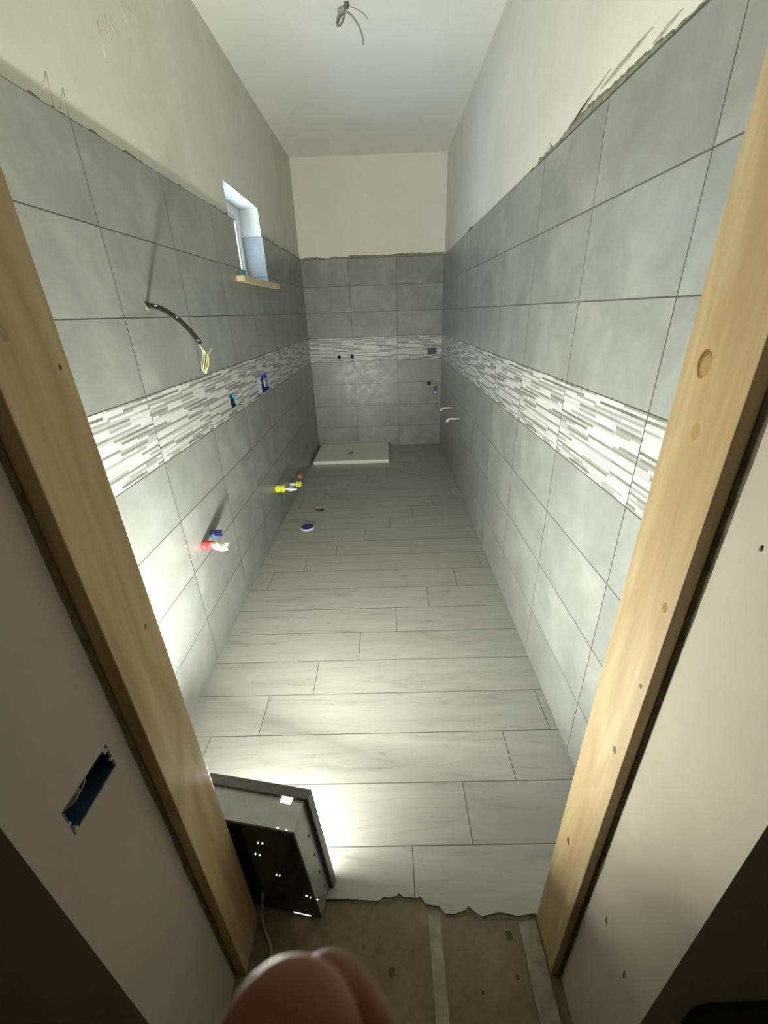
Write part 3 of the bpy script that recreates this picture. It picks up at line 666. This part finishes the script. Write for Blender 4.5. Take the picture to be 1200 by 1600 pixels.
# ------------------------------------------------------------------ ceiling cable
t = thing('ceiling_cable', 'grey looped electric cable hanging from the ceiling', 'cable', (0.842, -2.55, H))
def lc(p): return (p[0] - 0.842, p[1] + 2.55, p[2] - H)
bm = B(); tube(bm, [lc(p) for p in ((0.846, -2.55, 3.40), (0.843, -2.55, 3.375), (0.841, -2.55, 3.352), (0.836, -2.55, 3.338), (0.812, -2.545, 3.308), (0.796, -2.54, 3.300), (0.789, -2.545, 3.312), (0.800, -2.555, 3.336), (0.830, -2.562, 3.349), (0.862, -2.56, 3.345), (0.895, -2.555, 3.322), (0.922, -2.55, 3.288), (0.938, -2.55, 3.25), (0.940, -2.55, 3.214))], 0.0050, 8, 8)
link('cable', bm, plain('grey_cable_sheath', (0.24, 0.24, 0.20), 0.5), t)
bm = B(); tube(bm, [lc(p) for p in ((0.843, -2.545, 3.375), (0.838, -2.545, 3.345), (0.822, -2.54, 3.318), (0.803, -2.538, 3.303), (0.797, -2.54, 3.315), (0.815, -2.55, 3.338), (0.838, -2.554, 3.349))], 0.0055, 8, 8)
link('cable_wrap', bm, plain('dark_cable', (0.12, 0.12, 0.10), 0.5), t)
bm = B(); lathe(bm, [(-0.004, .0), (-0.004, .017), (0.006, .017), (0.012, .008), (0.02, 0)], (0.010, 0, 0), (0, 0, -1), 18); lathe(bm, [(0, .006), (0.02, .006)], (0.004, 0, -0.018), (1, 0, 0), 10)
link('ceiling_hook', bm, plain('hook_metal', (0.10, 0.10, 0.08), 0.4), t)

# ------------------------------------------------------------------ the photographer's hand at the lens
g = NG('skin', 0.6, 0.25); n = g.noise(g.co, 40, 4)
g.color(g.ramp(n, [(0.3, (0.22, 0.085, 0.055)), (0.7, (0.28, 0.115, 0.075))]))
g.b.inputs['Subsurface Weight'].default_value = 0.6; g.b.inputs['Subsurface Radius'].default_value = (1.0, 0.25, 0.15); g.b.inputs['Subsurface Scale'].default_value = 0.006
g.bump(g.noise(g.co, 900, 2), 0.15, 0.0003); M_SKIN = g.m
hand = thing('hand', 'reddish out of focus fingertips reaching in at the bottom edge of the view', 'hand', (0, 0, 0))
hand.location = (1.0212, -5.9802, 1.7772); hand.rotation_euler = CAM.to_euler()
bm = B()
def limb(pts):
    P = [Vector(p[0]) for p in pts]; R_ = [p[1] for p in pts]; path, rad = [], []
    SP = smooth_path(P, 8); n = len(SP)
    for i, p in enumerate(SP):
        f = i / 8; k = min(int(f), len(R_) - 2); path.append(p); rad.append(R_[k] + (R_[k + 1] - R_[k]) * (f - k))
    for e_, d in ((0, (path[0] - path[1]).normalized()),):   # round fingertip
        r0 = rad[0]; capp = [path[0] + d * (r0 * math.sin(a)) for a in (1.5, 1.25, 1.0, 0.75, 0.5, 0.25)]; capr = [r0 * math.cos(a) for a in (1.5, 1.25, 1.0, 0.75, 0.5, 0.25)]
        path = capp + path; rad = capr + rad
    tube(bm, [tuple(p) for p in path], lambda i, n: rad[i], 20, 0)
PB = (0.008, -0.150, 0.004)
limb([((-0.0105, -0.0600, -0.0450), .0086), ((-0.0112, -0.0700, -0.0435), .0090), ((-0.0115, -0.0820, -0.0390), .0086), ((-0.0110, -0.0930, -0.0330), .0096), ((-0.010, -0.112, -0.018), .0102), ((-0.006, -0.135, -0.004), .0120)])
limb([((-0.0076, -0.0690, -0.0560), .0072), ((-0.0035, -0.0775, -0.0555), .0082), ((0.000, -0.0880, -0.0520), .0082), ((0.004, -0.100, -0.044), .0092), ((0.007, -0.118, -0.024), .0100), ((0.008, -0.136, -0.004), .0120)])
limb([((0.018, -0.1000, -0.0640), .0076), ((0.020, -0.1060, -0.056), .0082), ((0.022, -0.112, -0.044), .0090), ((0.022, -0.124, -0.022), .0096), ((0.020, -0.138, -0.004), .0120)])
limb([((0.033, -0.1200, -0.0560), .0066), ((0.035, -0.1240, -0.048), .0072), ((0.036, -0.128, -0.036), .0078), ((0.034, -0.136, -0.018), .0086), ((0.030, -0.144, -0.002), .0110)])
limb([((-0.052, -0.1080, -0.022), .0092), ((-0.046, -0.118, -0.018), .0104), ((-0.038, -0.130, -0.012), .0108), ((-0.024, -0.150, 0.000), .0135), ((-0.006, -0.170, 0.010), .0160)])
bmesh.ops.create_uvsphere(bm, u_segments=24, v_segments=16, radius=1.0, matrix=Matrix.Translation((0.010, -0.158, 0.003)) @ Matrix.Diagonal((0.037, 0.034, 0.014, 1)))
limb([((0.012, -0.160, 0.004), .020), ((0.014, -0.200, 0.012), .023), ((0.016, -0.250, 0.022), .027), ((0.018, -0.300, 0.032), .030)])
ho = link('fingers', bm, M_SKIN, hand)
rm = ho.modifiers.new('remesh', 'REMESH'); rm.mode = 'VOXEL'; rm.voxel_size = 0.0012; rm.use_smooth_shade = True
sm_ = ho.modifiers.new('smooth', 'SMOOTH'); sm_.factor = 0.5; sm_.iterations = 6
M_NAIL = plain('fingernail', (0.62, 0.38, 0.30), 0.3)
def nail(c, up, out, w_, l_):
    up = Vector(up).normalized(); out = Vector(out).normalized(); side = up.cross(out).normalized(); bm = B(); rows = []
    for j in range(7):
        v_ = j / 6 - 0.5; row = []
        for i in range(7):
            u_ = i / 6 - 0.5; p = Vector(c) + side * (u_ * w_ * (1 - 0.25 * abs(v_))) + up * (v_ * l_ * (1 - 0.5 * u_ * u_)) - out * (u_ * u_ * w_ * 0.9)
            row.append(bm.verts.new(p))
        rows.append(row)
    for j in range(6):
        for i in range(6): bm.faces.new([rows[j][i], rows[j][i + 1], rows[j + 1][i + 1], rows[j + 1][i]])
    o = link('fingernail', bm, M_NAIL, hand, smooth=True); s_ = o.modifiers.new('th', 'SOLIDIFY'); s_.thickness = 0.0006
nail((-0.0108, -0.0655, -0.0540), (0, 0.95, -0.15), (0, 0.15, -1), 0.0100, 0.0110)
nail((-0.0065, -0.0735, -0.0640), (-0.35, 0.85, -0.15), (0, 0.15, -1), 0.0090, 0.0100)
